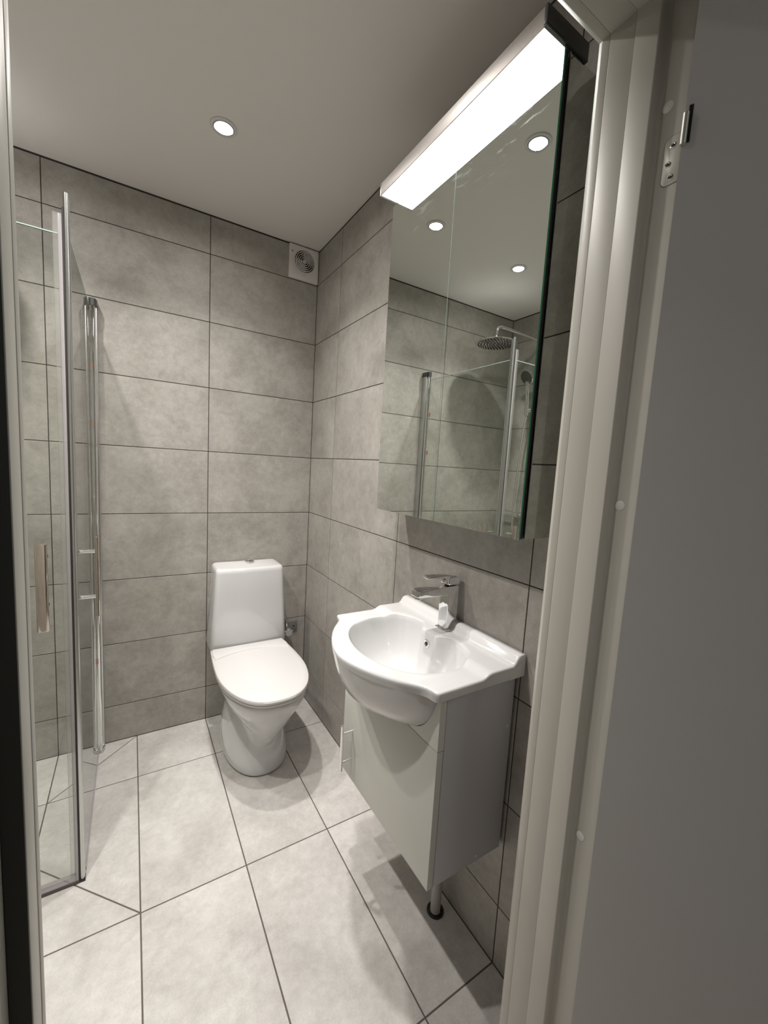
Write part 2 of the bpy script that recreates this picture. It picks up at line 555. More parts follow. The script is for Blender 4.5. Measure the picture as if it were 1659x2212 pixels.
hsection('architrave', [(-1.6775, OZ - 0.0006), (-1.6915, OZ - 0.0006), (-1.6915, OZ + 0.05), (-1.664, OZ + 0.05), (-1.664, OZ + 0.012)], 'frame')
hsection('head_lining', [(-1.6915, OZ), (-1.6925, OZ - 0.0016), (YS, OZ - 0.0016), (YS, OZ + 0.05), (-1.6915, OZ + 0.05)], 'frame')
hsection('head_jamb', [(YS, OZ), (YS - 0.0012, OZ - 0.0038), (-1.7695, OZ - 0.0038), (-1.7725, OZ - 0.0005), (-1.774, OZ + 0.0095), (-1.7775, OZ + 0.013), (-1.8165, OZ + 0.013), (-1.8165, OZ + 0.05), (YS, OZ + 0.05)], 'frame')
# screw caps on the hinge side
for z in (1.888, 1.307, 0.723):
    make('screw_cap', MB().lathe((RX, -1.7865, z), [(0.0078, 0.001), (0.0078, -0.0006), (0.0066, -0.0014), (0.0, -0.0016)], 28, 'x'), 'cap', tr, smooth=True)
# hinge leaf let into the frame
hp = MB()
pts = []
y0, y1, z0, z1, r = -1.8165, -1.789, 1.776, 1.842, 0.009
for cy, cz, a0 in ((y1 - r, z1 - r, 0), (None, None, None)):
    pass
pts = [(y0, z0), (y1 - r, z0)] + [(y1 - r + r * math.sin(a), z0 + r - r * math.cos(a)) for a in [PI / 2 * k / 6 for k in range(1, 7)]]
pts += [(y1 - r + r * math.cos(a), z1 - r + r * math.sin(a)) for a in [PI / 2 * k / 6 for k in range(0, 7)]] + [(y0, z1)]
ins = [(y + (0.0012 if y > y0 else 0), z) for y, z in pts]
make('hinge_shadow_gap', MB().rings([[(RX + 0.001, y + (0.0007 if y > y0 else 0), z + (0.0007 if z > 1.81 else -0.0007)) for y, z in pts],
                                     [(RX - 0.0002, y + (0.0007 if y > y0 else 0), z + (0.0007 if z > 1.81 else -0.0007)) for y, z in pts]]), 'seal_dark', tr)
hl = make('hinge_plate', MB().rings([[(RX + 0.001, y, z) for y, z in pts], [(RX - 0.0008, y, z) for y, z in pts]]), 'hinge', tr, bevel=0.0003)
for y, z in ((-1.8005, 1.829), (-1.7965, 1.805), (-1.8015, 1.786)):
    make('screw', MB().lathe((RX - 0.0008, y, z), [(0.0040, 0.0), (0.0040, -0.0006), (0.0030, -0.0009), (0.0018, -0.0004)], 20, 'x'), 'chrome', hl, smooth=True)
    # cross slot
make('screw_slot', MB().box(RX - 0.0020, RX - 0.0010, -1.8023, -1.7987, 1.8284, 1.8296).box(RX - 0.0020, RX - 0.0010, -1.8011, -1.7999, 1.8272, 1.8308)
     .box(RX - 0.0020, RX - 0.0010, -1.7983, -1.7947, 1.8044, 1.8056).box(RX - 0.0020, RX - 0.0010, -1.7971, -1.7959, 1.8032, 1.8068)
     .box(RX - 0.0020, RX - 0.0010, -1.8033, -1.7997, 1.7854, 1.7866).box(RX - 0.0020, RX - 0.0010, -1.8021, -1.8009, 1.7842, 1.7878), 'black', hl)
kn = make('hinge_knuckle', MB().cyl((-0.2150, -1.8325, 1.794), (-0.2150, -1.8325, 1.833), 0.0036, 18, bev=0.0005), 'hinge', tr, smooth=True)

# door leaf, swung open into the hall
ANG = math.radians(116)
hinge = Vector((RX + 0.0015, -1.8195, 0.0))
d1 = Vector((-math.cos(ANG), -math.sin(ANG), 0)); n1 = Vector((-math.sin(ANG), math.cos(ANG), 0))


def leafbox(a0, a1, t0, t1, z0, z1):
    ps = [hinge + d1 * a + n1 * t for a, t in ((a0, t0), (a1, t0), (a1, t1), (a0, t1))]
    return [[(p.x, p.y, z0) for p in ps], [(p.x, p.y, z1) for p in ps]]


dr = thing('door_1', tuple(hinge), None, None)
tag(dr, kind='structure')
make('door_leaf', MB().rings(leafbox(-0.008, 0.725, 0.0, 0.040, 0.01, 2.045)), 'leaf', dr)
make('hinge_slot', MB().rings(leafbox(-0.0040, 0.0005, 0.038, 0.0404, 1.797, 1.843)), 'black', dr)
for s in (1, -1):
    t0 = 0.040 if s > 0 else 0.0
    b = hinge + d1 * 0.665 + n1 * t0; q = b + n1 * (0.05 * s)
    hdl = make('door_handle', MB().cyl((b.x, b.y, 1.02), (b.x + n1.x * 0.008 * s, b.y + n1.y * 0.008 * s, 1.02), 0.026, 24)
               .tube([(b.x, b.y, 1.02), (q.x, q.y, 1.02), tuple(q - d1 * 0.02 + Vector((0, 0, 1.02))), tuple(q - d1 * 0.12 + Vector((0, 0, 1.02)))], 0.009, 12), 'alu', dr, smooth=True)

# ------------------------------------------------------------------ ceiling downlights
for i, (x, y) in enumerate(LIGHTS):
    lab = ['white round recessed ceiling downlight nearest the toilet corner, lit',
           'lit round recessed downlight in the ceiling in front of the mirror cabinet',
           'lit round ceiling downlight above the shower by the back wall, seen in the mirror',
           'lit round ceiling downlight in front of the shower, on the door side'][i]
    t = thing('ceiling_downlight', (x, y, H), lab, 'ceiling light', 'recessed ceiling downlights')
    make('trim_ring', MB().lathe((x, y, H), [(0.043, 0.0), (0.0425, -0.003), (0.039, -0.0048), (0.0335, -0.0045), (0.0325, -0.002), (0.0325, 0.0)], 48), 'plastic', t, smooth=True)
    make('inner_ring', MB().lathe((x, y, H), [(0.0325, -0.001), (0.0318, -0.0055), (0.0295, -0.0055), (0.028, -0.003), (0.028, -0.001)], 48), 'chrome', t, smooth=True)
    make('lens', MB().lathe((x, y, H), [(0.028, -0.001), (0.028, -0.004), (0.0, -0.0045)], 40), 'lamp', t, smooth=True)

# ------------------------------------------------------------------ mirror cabinet
CX, CY0, CY1, CZ0, CZ1 = -0.117, -1.546, -0.930, 1.205, 2.182
cb = thing('mirror_cabinet', (0, (CY0 + CY1) / 2, CZ0), 'wide two-door mirror cabinet on the tiled wall above the wash basin', 'mirror cabinet')
make('cabinet_body', MB().box(-0.098, -0.0005, CY0 + 0.004, CY1, CZ0, CZ1), 'alu', cb)
make('side_mirror', MB().box(-0.096, -0.001, CY0, CY0 + 0.0035, CZ0 + 0.0005, CZ1 - 0.001), 'mirror', cb, label='mirror panel covering the side of the cabinet')
mid = -1.239
for y0, y1, lb in ((CY0, mid - 0.0012, None), (mid + 0.0012, CY1, None)):
    d = make('mirror_door', MB().box(CX, CX + 0.004, y0, y1, CZ0 - 0.001, CZ1 - 0.0005), 'mirror_door', cb)
    for ye in (y0, y1):
        mm = 'mirror_edge' if ye == CY0 else 'seam_edge'
        make('glass_edge', MB().box(CX + 0.0004, CX + 0.0046, ye - 0.0006, ye + 0.0006, CZ0 - 0.0005, CZ1 - 0.001), mm, d, label='green edge of the mirror glass' if ye == CY0 else None)
    make('door_back', MB().box(CX + 0.0046, CX + 0.0135, y0 + 0.001, y1 - 0.001, CZ0 + 0.001, CZ1 - 0.002), 'black', d)  # black stands in for the unlit side of the door edge
make('corner_strip', MB().box(-0.0985, -0.0965, CY0 - 0.0008, CY0 + 0.002, CZ0, CZ1), 'alu', cb)
make('fixing_screw', MB().lathe((-0.117, -0.9995, 1.2052), [(0.0, -0.0005), (0.002, -0.0005), (0.002, -0.0012), (0.0, -0.0014)], 12), 'mark', cb)

# lamp lying on the cabinet, its lens hanging out over the doors
LY0, LY1, LX0, LX1, LZ0, LZ1 = -1.5505, -0.947, -0.178, -0.050, 2.183, 2.217
lp = thing('mirror_lamp', ((LX0 + LX1) / 2, (LY0 + LY1) / 2, LZ0), 'long brushed metal strip lamp glowing white on top of the mirror cabinet', 'lamp')
make('housing', MB().box(LX0 + 0.003, LX1, LY0 + 0.0075, LY1 - 0.0075, LZ0 + 0.0015, LZ1), 'brushed', lp, bevel=0.0012)
make('front_strip', MB().box(LX0, LX0 + 0.0028, LY0 + 0.0075, LY1 - 0.0075, LZ0 - 0.001, LZ1), 'brushed', lp, bevel=0.0006)
make('diffuser', MB().box(LX0 + 0.0035, CX - 0.0008, LY0 + 0.0085, LY1 - 0.0085, LZ0 - 0.0015, LZ0 + 0.0014), 'strip', lp)
for y0, y1 in ((LY0, LY0 + 0.0072), (LY1 - 0.0072, LY1)):
    make('end_cap', MB().box(LX0 - 0.0006, LX1 + 0.001, y0, y1, LZ0 + 0.0008, LZ1 + 0.001).box(LX0 - 0.0006, CX - 0.0008, y0, y1, LZ0 - 0.002, LZ0 + 0.003), 'dark_cap' if y0 == LY0 else 'alu', lp, bevel=0.0006)  # cap facing the door is darker, its shade put into the colour

# ------------------------------------------------------------------ extractor fan
FX0, FX1, FZ0, FZ1 = -0.158, -0.0035, 2.279, 2.4385
fc = (-0.0775, -0.013, 2.371)
ef = thing('extractor_fan', (fc[0], 0, FZ0), 'square white extractor fan with round louvres in the upper corner of the back wall', 'extractor fan')
n = 48
RO = 0.052
fan_an = [2 * PI * j / n for j in range(n)]
for q in range(4):
    sx_, sz_ = ((1, 1), (-1, 1), (-1, -1), (1, -1))[q]
    a = math.atan2(sz_ * (FZ1 - FZ0), sx_ * (FX1 - FX0)) % (2 * PI)
    fan_an[min(range(n), key=lambda k: abs(fan_an[k] - a))] = a
sq = []
for a in fan_an:
    c, s = math.cos(a), math.sin(a)
    k = 1 / max(abs(c) / ((FX1 - FX0) / 2), abs(s) / ((FZ1 - FZ0) / 2))
    sq.append(((FX0 + FX1) / 2 + c * k, (FZ0 + FZ1) / 2 + s * k))
ci = [(fc[0] + RO * math.cos(a), fc[2] + RO * math.sin(a)) for a in fan_an]
mbf = MB().rings([[(x, -0.0005, z) for x, z in sq], [(x, -0.011, z) for x, z in sq],
                  [(x * 0.985 + fc[0] * 0.015, -0.013, z * 0.985 + fc[2] * 0.015) for x, z in sq],
                  [(fc[0] + (x - fc[0]) * 1.1, -0.013, fc[2] + (z - fc[2]) * 1.1) for x, z in ci], [(x, -0.0105, z) for x, z in ci], [(x, -0.003, z) for x, z in ci]], True, False)
make('cover_plate', mbf, 'vent', ef, smooth=True)
make('duct_shadow', MB().lathe((fc[0], -0.0035, fc[2]), [(0.052, 0.001), (0.052, 0.0), (0.0, 0.0)], 40, 'y'), 'vent_dark', ef)
for k, rr in enumerate((0.0475, 0.0385, 0.0295, 0.0205, 0.0115)):
    make('louvre_ring', MB().lathe((fc[0], 0, fc[2]), [(rr, -0.004), (rr, -0.0122), (rr - 0.0010, -0.0138), (rr - 0.0030, -0.0138), (rr - 0.0034, -0.0122), (rr - 0.0034, -0.004)], 44, 'y'), 'vent', ef, smooth=True)
make('centre_button', MB().lathe((fc[0], 0, fc[2]), [(0.0045, -0.004), (0.0045, -0.0140), (0.003, -0.0155), (0, -0.0155)], 24, 'y'), 'vent', ef, smooth=True)
make('louvre_arm', MB().box(fc[0] - 0.0485, fc[0] + 0.0485, -0.0065, -0.0045, fc[2] - 0.002, fc[2] + 0.002).box(fc[0] - 0.002, fc[0] + 0.002, -0.0065, -0.0045, fc[2] - 0.0485, fc[2] + 0.0485), 'vent', ef)
for x0, x1, z0, z1 in ((-0.1485, -0.140, 2.401, 2.4065), (-0.083, -0.0805, 2.3015, 2.3035), (-0.078, -0.0755, 2.3015, 2.3035), (-0.074, -0.072, 2.3015, 2.3035)):
    make('print_mark', MB().box(x0, x1, -0.0134, -0.013, z0, z1), 'mark', ef)
make('pilot_lamp', MB().lathe((-0.0855, -0.013, 2.3035), [(0.0012, 0), (0.0012, -0.0008), (0, -0.001)], 12, 'y'), 'chrome', ef)

# ------------------------------------------------------------------ toilet
TXC = -0.357


def egg(hw, yb, yf, n=56, p=2.4, xc=TXC, sq=0.0):
    """outline: half width hw, back edge yb, front tip yf"""
    out = []
    ym = yb - (yb - yf) * 0.5
    for j in range(n):
        a = 2 * PI * j / n
        c, s = math.cos(a), math.sin(a)
        e = 2 / p
        x = abs(c) ** e * (1 if c > 0 else -1)
        y = abs(s) ** e * (1 if s > 0 else -1)
        out.append((xc + hw * x, ym + y * (yb - yf) / 2))
    return out


def seat_outline(hw, yb, yf, wback, n=140):
    """straight back edge, widest in the middle, round front"""
    pts = []
    L_ = yb - yf
    N = n // 2
    prof = []
    for j in range(N + 1):
        t = j / N                     # 0 back -> 1 front
        tt = math.sin(t * PI / 2) if False else t
        y = yb - L_ * (1 - (1 - tt) ** 1.0)
        if t < 0.45:
            w = wback + (hw - wback) * math.sin(t / 0.45 * PI / 2)
            prof.append((w, yb - L_ * t))
        else:
            q = (t - 0.45) / 0.55 * PI / 2
            prof.append((hw * math.cos(q) ** 0.80, yb - L_ * 0.45 - L_ * 0.55 * math.sin(q) ** 1.05))
    right = [(TXC + w, y) for w, y in prof]
    left = [(TXC - w, y) for w, y in prof[::-1][1:]]
    return right + left


to = thing('toilet', (TXC, -0.30, 0), 'white ceramic close-coupled toilet with closed lid in the back corner', 'toilet')
mbt = MB()
# foot with the trap way behind
ft = [(0.0, 0.141, -0.03, -0.536, 2.3), (0.012, 0.142, -0.03, -0.538, 2.3), (0.05, 0.138, -0.032, -0.532, 2.3), (0.10, 0.131, -0.035, -0.520, 2.3), (0.15, 0.121, -0.04, -0.506, 2.25),
      (0.19, 0.112, -0.045, -0.496, 2.2), (0.24, 0.106, -0.05, -0.46, 2.2), (0.29, 0.100, -0.05, -0.44, 2.3), (0.33, 0.100, -0.05, -0.45, 2.3), (0.375, 0.110, -0.05, -0.46, 2.3)]
mbt.rings([[(x, y, z) for x, y in egg(hw, yb, yf, p=p)] for z, hw, yb, yf, p in ft])
# bowl
bo = [(0.130, 0.040, -0.38, -0.515, 2.0), (0.148, 0.052, -0.35, -0.537, 2.0), (0.175, 0.063, -0.33, -0.560, 2.1), (0.21, 0.076, -0.29, -0.590, 2.1), (0.25, 0.101, -0.25, -0.617, 2.2),
      (0.29, 0.126, -0.22, -0.640, 2.2), (0.33, 0.150, -0.19, -0.660, 2.3), (0.365, 0.168, -0.17, -0.677, 2.3), (0.385, 0.175, -0.165, -0.684, 2.35), (0.402, 0.176, -0.165, -0.686, 2.35), (0.406, 0.172, -0.17, -0.682, 2.35)]
mbt.rings([[(x, y, z) for x, y in egg(hw, yb, yf, p=p)] for z, hw, yb, yf, p in bo])
# shelf under the cistern
mbt.rings([[(x, y, z) for x, y in egg(hw, -0.012, yf, p=7)] for z, hw, yf in ((0.31, 0.105, -0.20), (0.345, 0.130, -0.23), (0.375, 0.152, -0.26), (0.402, 0.160, -0.28), (0.406, 0.157, -0.28))])
bowl = make('bowl', mbt, 'ceramic', to, smooth=True)
md = bowl.modifiers.new('fuse', 'REMESH'); md.mode = 'VOXEL'; md.voxel_size = 0.005; md.use_smooth_shade = True
md = bowl.modifiers.new('soften', 'SMOOTH'); md.iterations = 50; md.factor = 0.7
# cistern
TC = -0.345


def sstep(a, b, x):
    t = max(0.0, min(1.0, (x - a) / (b - a)))
    return t * t * (3 - 2 * t)


def crown(x, y):
    return 0.012 * (1 - (x / 0.165) ** 2) * max(0.0, min(1.0, 1 - (-0.02 - y) / 0.125))


def cist(z, hw, yf, xc=TC, yb=-0.008, r=0.022, bow=0.010, n=10):
    pts = []
    for (cx, cy, a0) in ((hw - r, yf + r, -PI / 2), (hw - r * 0.4, yb - r * 0.4, 0), (-hw + r * 0.4, yb - r * 0.4, PI / 2), (-hw + r, yf + r, PI)):
        rr = r if cy == yf + r else r * 0.4
        for k in range(n + 1):
            a = a0 + PI / 2 * k / n
            pts.append((cx + rr * math.cos(a), cy + rr * math.sin(a)))
    # front edge points
    k0 = len(pts)
    xs = [(-hw + r) + (2 * (hw - r)) * i / 12 for i in range(1, 12)]
    pts += [(x, yf) for x in xs]
    out = []
    for x, y in pts:
        f = max(0.0, (yb - y) / (yb - yf))
        out.append((xc + x, y - bow * f * (1 - (x / hw) ** 2), z + crown(x, y) * sstep(0.79, 0.82, z)))
    return out


cs = [(0.408, 0.172, -0.135), (0.413, 0.179, -0.150), (0.43, 0.1835, -0.1575), (0.55, 0.1765, -0.157), (0.70, 0.1675, -0.156), (0.80, 0.1625, -0.1545), (0.812, 0.161, -0.1525), (0.819, 0.1575, -0.148), (0.8225, 0.152, -0.142)]
tank = make('cistern', MB().rings([cist(z, hw, yf) for z, hw, yf in cs] + [[(TC + (x - TC) * q, (y + 0.078) * q - 0.078, 0.8230 + crown((x - TC) * q, (y + 0.078) * q - 0.078)) for x, y, z in cist(0.8225, 0.152, -0.142)] for q in (0.92, 0.8, 0.65, 0.5, 0.35, 0.2, 0.08)]), 'ceramic', to, smooth=True)
fb = make('flush_button', MB().lathe((TC + 0.012, -0.062, 0.8305), [(0.0235, 0), (0.0235, 0.0045), (0.0210, 0.006), (0.020, 0.0045), (0.0, 0.0045)], 36), 'chrome', to, smooth=True)
make('button_half', MB().add([(TC + 0.012 + 0.0165 * math.cos(PI * k / 12), -0.0625 + 0.0150 * math.sin(PI * k / 12), 0.8372) for k in range(13)] +
                             [(TC + 0.012 + 0.0165 * math.cos(PI * k / 12), -0.0625 + 0.0150 * math.sin(PI * k / 12), 0.8340) for k in range(13)],
                             [tuple(range(13))] + [(k, k + 13, (k + 1) % 13 + 13, (k + 1) % 13) for k in range(13)]), 'chrome', fb)
# seat and lid
SO = lambda z, hw, yb, yf, wb: [(x, y, z) for x, y in seat_outline(hw, yb, yf, wb)]
make('seat', MB().rings([SO(0.4075, 0.180, -0.175, -0.692, 0.165), SO(0.410, 0.184, -0.172, -0.697, 0.169), SO(0.418, 0.185, -0.171, -0.699, 0.170), SO(0.4205, 0.182, -0.174, -0.695, 0.167)]), 'plastic', to, smooth=True)
lidm = MB()
lr = [SO(0.4215, 0.184, -0.170, -0.698, 0.171), SO(0.423, 0.187, -0.168, -0.702, 0.174), SO(0.432, 0.188, -0.167, -0.704, 0.175), SO(0.438, 0.186, -0.169, -0.701, 0.173), SO(0.4415, 0.180, -0.174, -0.692, 0.167),
      SO(0.4425, 0.165, -0.19, -0.67, 0.150)]
lidm.rings(lr)
lid = make('lid', lidm, 'plastic', to, smooth=True)
# raised hinge strip of the lid, its edge an arch
bot, topp = [], []
K = 20
arc = [(-0.172 + 0.344 * k / K, -0.237 - 0.048 * ((-0.172 + 0.344 * k / K) / 0.172) ** 2) for k in range(K + 1)]
outl = [(x, y) for x, y in arc] + [(0.176, -0.235), (0.168, -0.172), (-0.168, -0.172), (-0.176, -0.235)]
make('hinge_strip', MB().rings([[(TXC + x, y, 0.4405) for x, y in outl], [(TXC + x * 0.985, y + (0.0025 if y < -0.18 else -0.002), 0.4462) for x, y in outl]]), 'plastic', lid, bevel=0.0022, seg=3)

# angle valve beside the cistern, and its cover plate on the wall
vp = thing('water_valve', (-0.098, 0, 0.40), 'small chrome angle valve on a grey wall plate behind the toilet, right of the cistern', 'valve')
make('wall_plate', MB().box(-0.150, -0.048, -0.0065, -0.0003, 0.398, 0.4555), 'valve_plate', vp, bevel=0.002)
make('plate_screw', MB().lathe((-0.068, -0.0065, 0.428), [(0.0042, 0), (0.0042, -0.001), (0, -0.0012)], 16, 'y'), 'black', vp)
make('valve_body', MB().cyl((-0.118, -0.006, 0.422), (-0.118, -0.050, 0.422), 0.010, 16).cyl((-0.118, -0.03, 0.422), (-0.118, -0.03, 0.46), 0.0075, 14), 'chrome', vp, smooth=True)
knob = []
for h, rr in ((-0.044, 0.014), (-0.047, 0.025), (-0.070, 0.027), (-0.075, 0.020)):
    knob.append([(-0.118 + (rr * (1.0 if j % 2 else 0.80)) * math.cos(2 * PI * j / 16), h, 0.420 + (rr * (1.0 if j % 2 else 0.80)) * math.sin(2 * PI * j / 16)) for j in range(16)])
make('valve_knob', MB().rings(knob), 'chrome', vp)
make('hose', MB().tube([(-0.118, -0.03, 0.455), (-0.125, -0.03, 0.49), (-0.16, -0.035, 0.50), (-0.178, -0.04, 0.48)], 0.005, 10, 5), 'brushed', vp, smooth=True)

# ------------------------------------------------------------------ wash basin
BC = Vector((-0.195, -1.252))


def chaikin(p, it=3):
    for _ in range(it):
        q = [p[0]]
        for a, b in zip(p[:-1], p[1:]):
            q += [(a[0] * .75 + b[0] * .25, a[1] * .75 + b[1] * .25), (a[0] * .25 + b[0] * .75, a[1] * .25 + b[1] * .75)]
        p = q + [p[-1]]
    return p


bow = [(-0.284, -1.508), (-0.288, -1.478), (-0.304, -1.456), (-0.332, -1.424), (-0.358, -1.382), (-0.379, -1.336), (-0.393, -1.292), (-0.398, -1.252)]
bow = chaikin(bow + [(x, -2.504 - y) for x, y in bow[-2::-1]])
OUT = [(-0.003, -1.510), (-0.279, -1.510)] + bow + [(-0.279, -0.994), (-0.003, -0.994)]
bulge = [(-0.06, -1.46), (-0.16, -1.485), (-0.25, -1.487), (-0.290, -1.470), (-0.315, -1.444), (-0.340, -1.410), (-0.362, -1.365), (-0.381, -1.325), (-0.393, -1.285), (-0.397, -1.252)]
bulge = chaikin(bulge + [(x, -2.504 - y) for x, y in bulge[-2::-1]])
inn = [(-0.075, -1.30), (-0.078, -1.36), (-0.10, -1.41), (-0.145, -1.437), (-0.20, -1.440), (-0.255, -1.424), (-0.295, -1.393), (-0.322, -1.345), (-0.336, -1.29), (-0.339, -1.252)]
inn = inn + [(x, -2.504 - y) for x, y in inn[-2::-1]]
inn = inn + [(-0.082, -1.197), (-0.100, -1.200), (-0.108, -1.207), (-0.110, -1.222), (-0.110, -1.282), (-0.108, -1.297), (-0.100, -1.304), (-0.082, -1.307)]
inn[0] = (-0.075, -1.312); inn[18] = (-0.075, -1.192)
inn = chaikin(inn[:19]) + inn[19:]


def star(poly, c, th):
    dx, dy = math.cos(th), math.sin(th)
    best = None
    n_ = len(poly)
    for i in range(n_):
        ax, ay = poly[i][0] - c[0], poly[i][1] - c[1]
        bx_, by_ = poly[(i + 1) % n_][0] - c[0], poly[(i + 1) % n_][1] - c[1]
        ex, ey = bx_ - ax, by_ - ay
        den = dx * ey - dy * ex
        if abs(den) < 1e-12: continue
        t = (ax * ey - ay * ex) / den
        u = (ax * dy - ay * dx) / den
        if t > 0 and -1e-9 <= u <= 1 + 1e-9:
            best = t if best is None else min(best, t) if False else max(best, t)
    return best


NB = 240
TH = [2 * PI * j / NB for j in range(NB)]
# put samples exactly on the corners
for cpt in (OUT[0], OUT[1], OUT[-1], OUT[-2]):
    a = math.atan2(cpt[1] - BC[1], cpt[0] - BC[0]) % (2 * PI)
    j = min(range(NB), key=lambda k: abs(TH[k] - a)); TH[j] = a
RO_ = [star(OUT, BC, t) for t in TH]
RI_ = [star(inn, BC, t) for t in TH]
for _ in range(7):
    RI_ = [(RI_[j - 1] + 2 * RI_[j] + RI_[(j + 1) % NB]) / 4 for j in range(NB)]
RB_ = [star(bulge, BC, t) for t in TH]
for _ in range(8):
    RB_ = [(RB_[j - 1] + 2 * RB_[j] + RB_[(j + 1) % NB]) / 4 for j in range(NB)]


def topz(x, y):
    z = 0.868 + 0.011 * sstep(-0.150, -0.118, x)
    return z


def pt(j, r, z):
    return (BC[0] + r * math.cos(TH[j]), BC[1] + r * math.sin(TH[j]), z)


rings = []
dc = (-0.03, 0.0)
ZB = 0.738
# bowl
for s in (0.09, 0.13, 0.2, 0.3, 0.4, 0.5, 0.6, 0.7, 0.78, 0.85, 0.91, 0.95, 0.98, 1.0):
    ring = []
    for j in range(NB):
        r = RI_[j] * s
        p = pt(j, r, 0)
        front = 0.5 - 0.5 * math.cos(TH[j])     # 1 at the front, 0 at the wall side
        pw = 3.3 + 2.2 * (1 - front)
        zr = topz(p[0], p[1]) - 0.0045
        ring.append((p[0] , p[1], ZB + (zr - ZB) * s ** pw))
    rings.append(ring)
# rounded lip and the flat rim
for t, dz in ((0.03, -0.0012), (0.08, 0.0), (0.2, 0.0), (0.35, 0.0), (0.5, 0.0), (0.65, 0.0), (0.8, 0.0), (0.92, 0.0)):
    ring = []
    for j in range(NB):
        r = RI_[j] + (RO_[j] - RI_[j]) * t
        p = pt(j, r, 0)
        ring.append((p[0], p[1], topz(p[0], p[1]) + dz))
    rings.append(ring)
for dr_, dz in ((0.0035, -0.0006), (0.0012, -0.0022), (0.0, -0.0055), (0.0, -0.012)):
    rings.append([pt(j, RO_[j] - dr_, topz(*pt(j, RO_[j], 0)[:2]) + dz) for j in range(NB)])
rings.append([pt(j, RO_[j] - 0.002, 0.845) for j in range(NB)])
rings.append([pt(j, RO_[j] - 0.006, 0.843) for j in range(NB)])
rings.append([pt(j, min(RB_[j] * 0.975, RO_[j] - 0.008), 0.8432) for j in range(NB)])
mbb = MB().rings(rings, True, False)
# bulging underside of the bowl
ub = []
for k, z in ((1.0, 0.8605), (0.997, 0.850), (0.985, 0.835), (0.962, 0.815), (0.93, 0.794), (0.885, 0.772), (0.82, 0.750), (0.74, 0.732), (0.64, 0.719), (0.52, 0.711), (0.35, 0.706), (0.15, 0.704)):
    ub.append([pt(j, RB_[j] * k, z) for j in range(NB)])
mbb.rings(ub, False, True)
# raised upstand along the wall
ups = [(-0.002, 0.845), (-0.002, 0.901), (-0.014, 0.902), (-0.024, 0.9005), (-0.030, 0.896), (-0.036, 0.886), (-0.044, 0.8795), (-0.056, 0.8775), (-0.056, 0.845)]
mbb.rings([[(x, y, z if z < 0.86 else z - dzz) for x, z in ups] for y, dzz in ((-0.9946, 0.005), (-0.9965, 0.0015), (-1.000, 0.0), (-1.504, 0.0), (-1.5075, 0.0015), (-1.5094, 0.005))])
wbn = thing('wash_basin', (BC[0], BC[1], 0.70), 'white ceramic wash basin with a bowed front on the vanity cabinet', 'wash basin')
make('basin', mbb, 'ceramic', wbn, smooth=True)
make('overflow_ring', MB().lathe((-0.1145, -1.252, 0.845), [(0.0065, 0.004), (0.0065, -0.001), (0.0095, -0.002), (0.0115, -0.001), (0.0115, 0.004)], 28, 'x'), 'chrome', wbn, smooth=True)
make('overflow_hole', MB().lathe((-0.1145, -1.252, 0.845), [(0.0066, 0.0045), (0.0066, -0.0006), (0, -0.0006)], 24, 'x'), 'black', wbn)
dn = make('drain', MB().lathe((-0.195, -1.252, 0.7375), [(0.0, 0.0), (0.030, 0.0), (0.031, 0.002), (0.027, 0.0035), (0.023, 0.0015), (0.0, 0.0015)], 36), 'chrome', wbn, smooth=True)
make('drain_plug', MB().lathe((-0.195, -1.252, 0.7395), [(0.02, 0.0), (0.02, 0.0035), (0.016, 0.0055), (0, 0.006)], 30), 'chrome', dn, smooth=True)

# ------------------------------------------------------------------ tap
ty = -1.2475
tp = thing('mixer_tap', (-0.036, ty, 0.879), 'square chrome single-lever mixer tap on the wash basin', 'tap')
make('base_plate', MB().box(-0.0635, -0.0135, ty - 0.025, ty + 0.025, 0.8793, 0.8825), 'chrome', tp, bevel=0.0018)
mt = MB()
mt.box(-0.059, -0.018, ty - 0.020, ty + 0.020, 0.8826, 1.0125)
body = make('tap_body', mt, 'chrome', tp, bevel=0.003, seg=3)
sp = MB().add([(-0.166, ty - 0.019, 0.990), (-0.166, ty + 0.019, 0.990), (-0.045, ty + 0.020, 0.986), (-0.045, ty - 0.020, 0.986),
               (-0.166, ty - 0.019, 1.0085), (-0.166, ty + 0.019, 1.0085), (-0.045, ty + 0.020, 1.0128), (-0.045, ty - 0.020, 1.0128)],
              [(0, 1, 2, 3), (4, 7, 6, 5), (0, 4, 5, 1), (1, 5, 6, 2), (2, 6, 7, 3), (3, 7, 4, 0)])
spo = make('spout', sp, 'chrome', tp, bevel=0.0025, seg=3)
make('aerator', MB().cyl((-0.152, ty, 0.9902), (-0.152, ty, 0.982), 0.011, 24, bev=0.001), 'chrome', spo, smooth=True)
make('cartridge_collar', MB().cyl((-0.037, ty, 1.0125), (-0.037, ty, 1.0155), 0.0165, 28), 'black', tp, smooth=True)
hdm = MB().box(-0.060, -0.014, ty - 0.021, ty + 0.021, 1.0150, 1.0420)
lvm = MB().box(-0.130, -0.045, ty - 0.015, ty + 0.015, 1.0385, 1.0455)
lev = make('lever_head', hdm, 'chrome', tp, bevel=0.006, seg=4)
make('lever', lvm, 'chrome', lev, bevel=0.0022, seg=3)
make('indicator', MB().lathe((-0.0602, ty, 1.030), [(0.0025, 0.0), (0.0025, -0.0006), (0, -0.0007)], 14, 'x'), 'black', lev)
make('waste_rod', MB().cyl((-0.0145, ty - 0.004, 0.905), (-0.004, ty - 0.004, 0.906), 0.0022, 10).cyl((-0.008, ty - 0.004, 0.882), (-0.008, ty - 0.004, 0.908), 0.002, 10).cyl((-0.008, ty - 0.004, 0.908), (-0.008, ty - 0.004, 0.916), 0.0042, 14), 'chrome', tp, smooth=True)

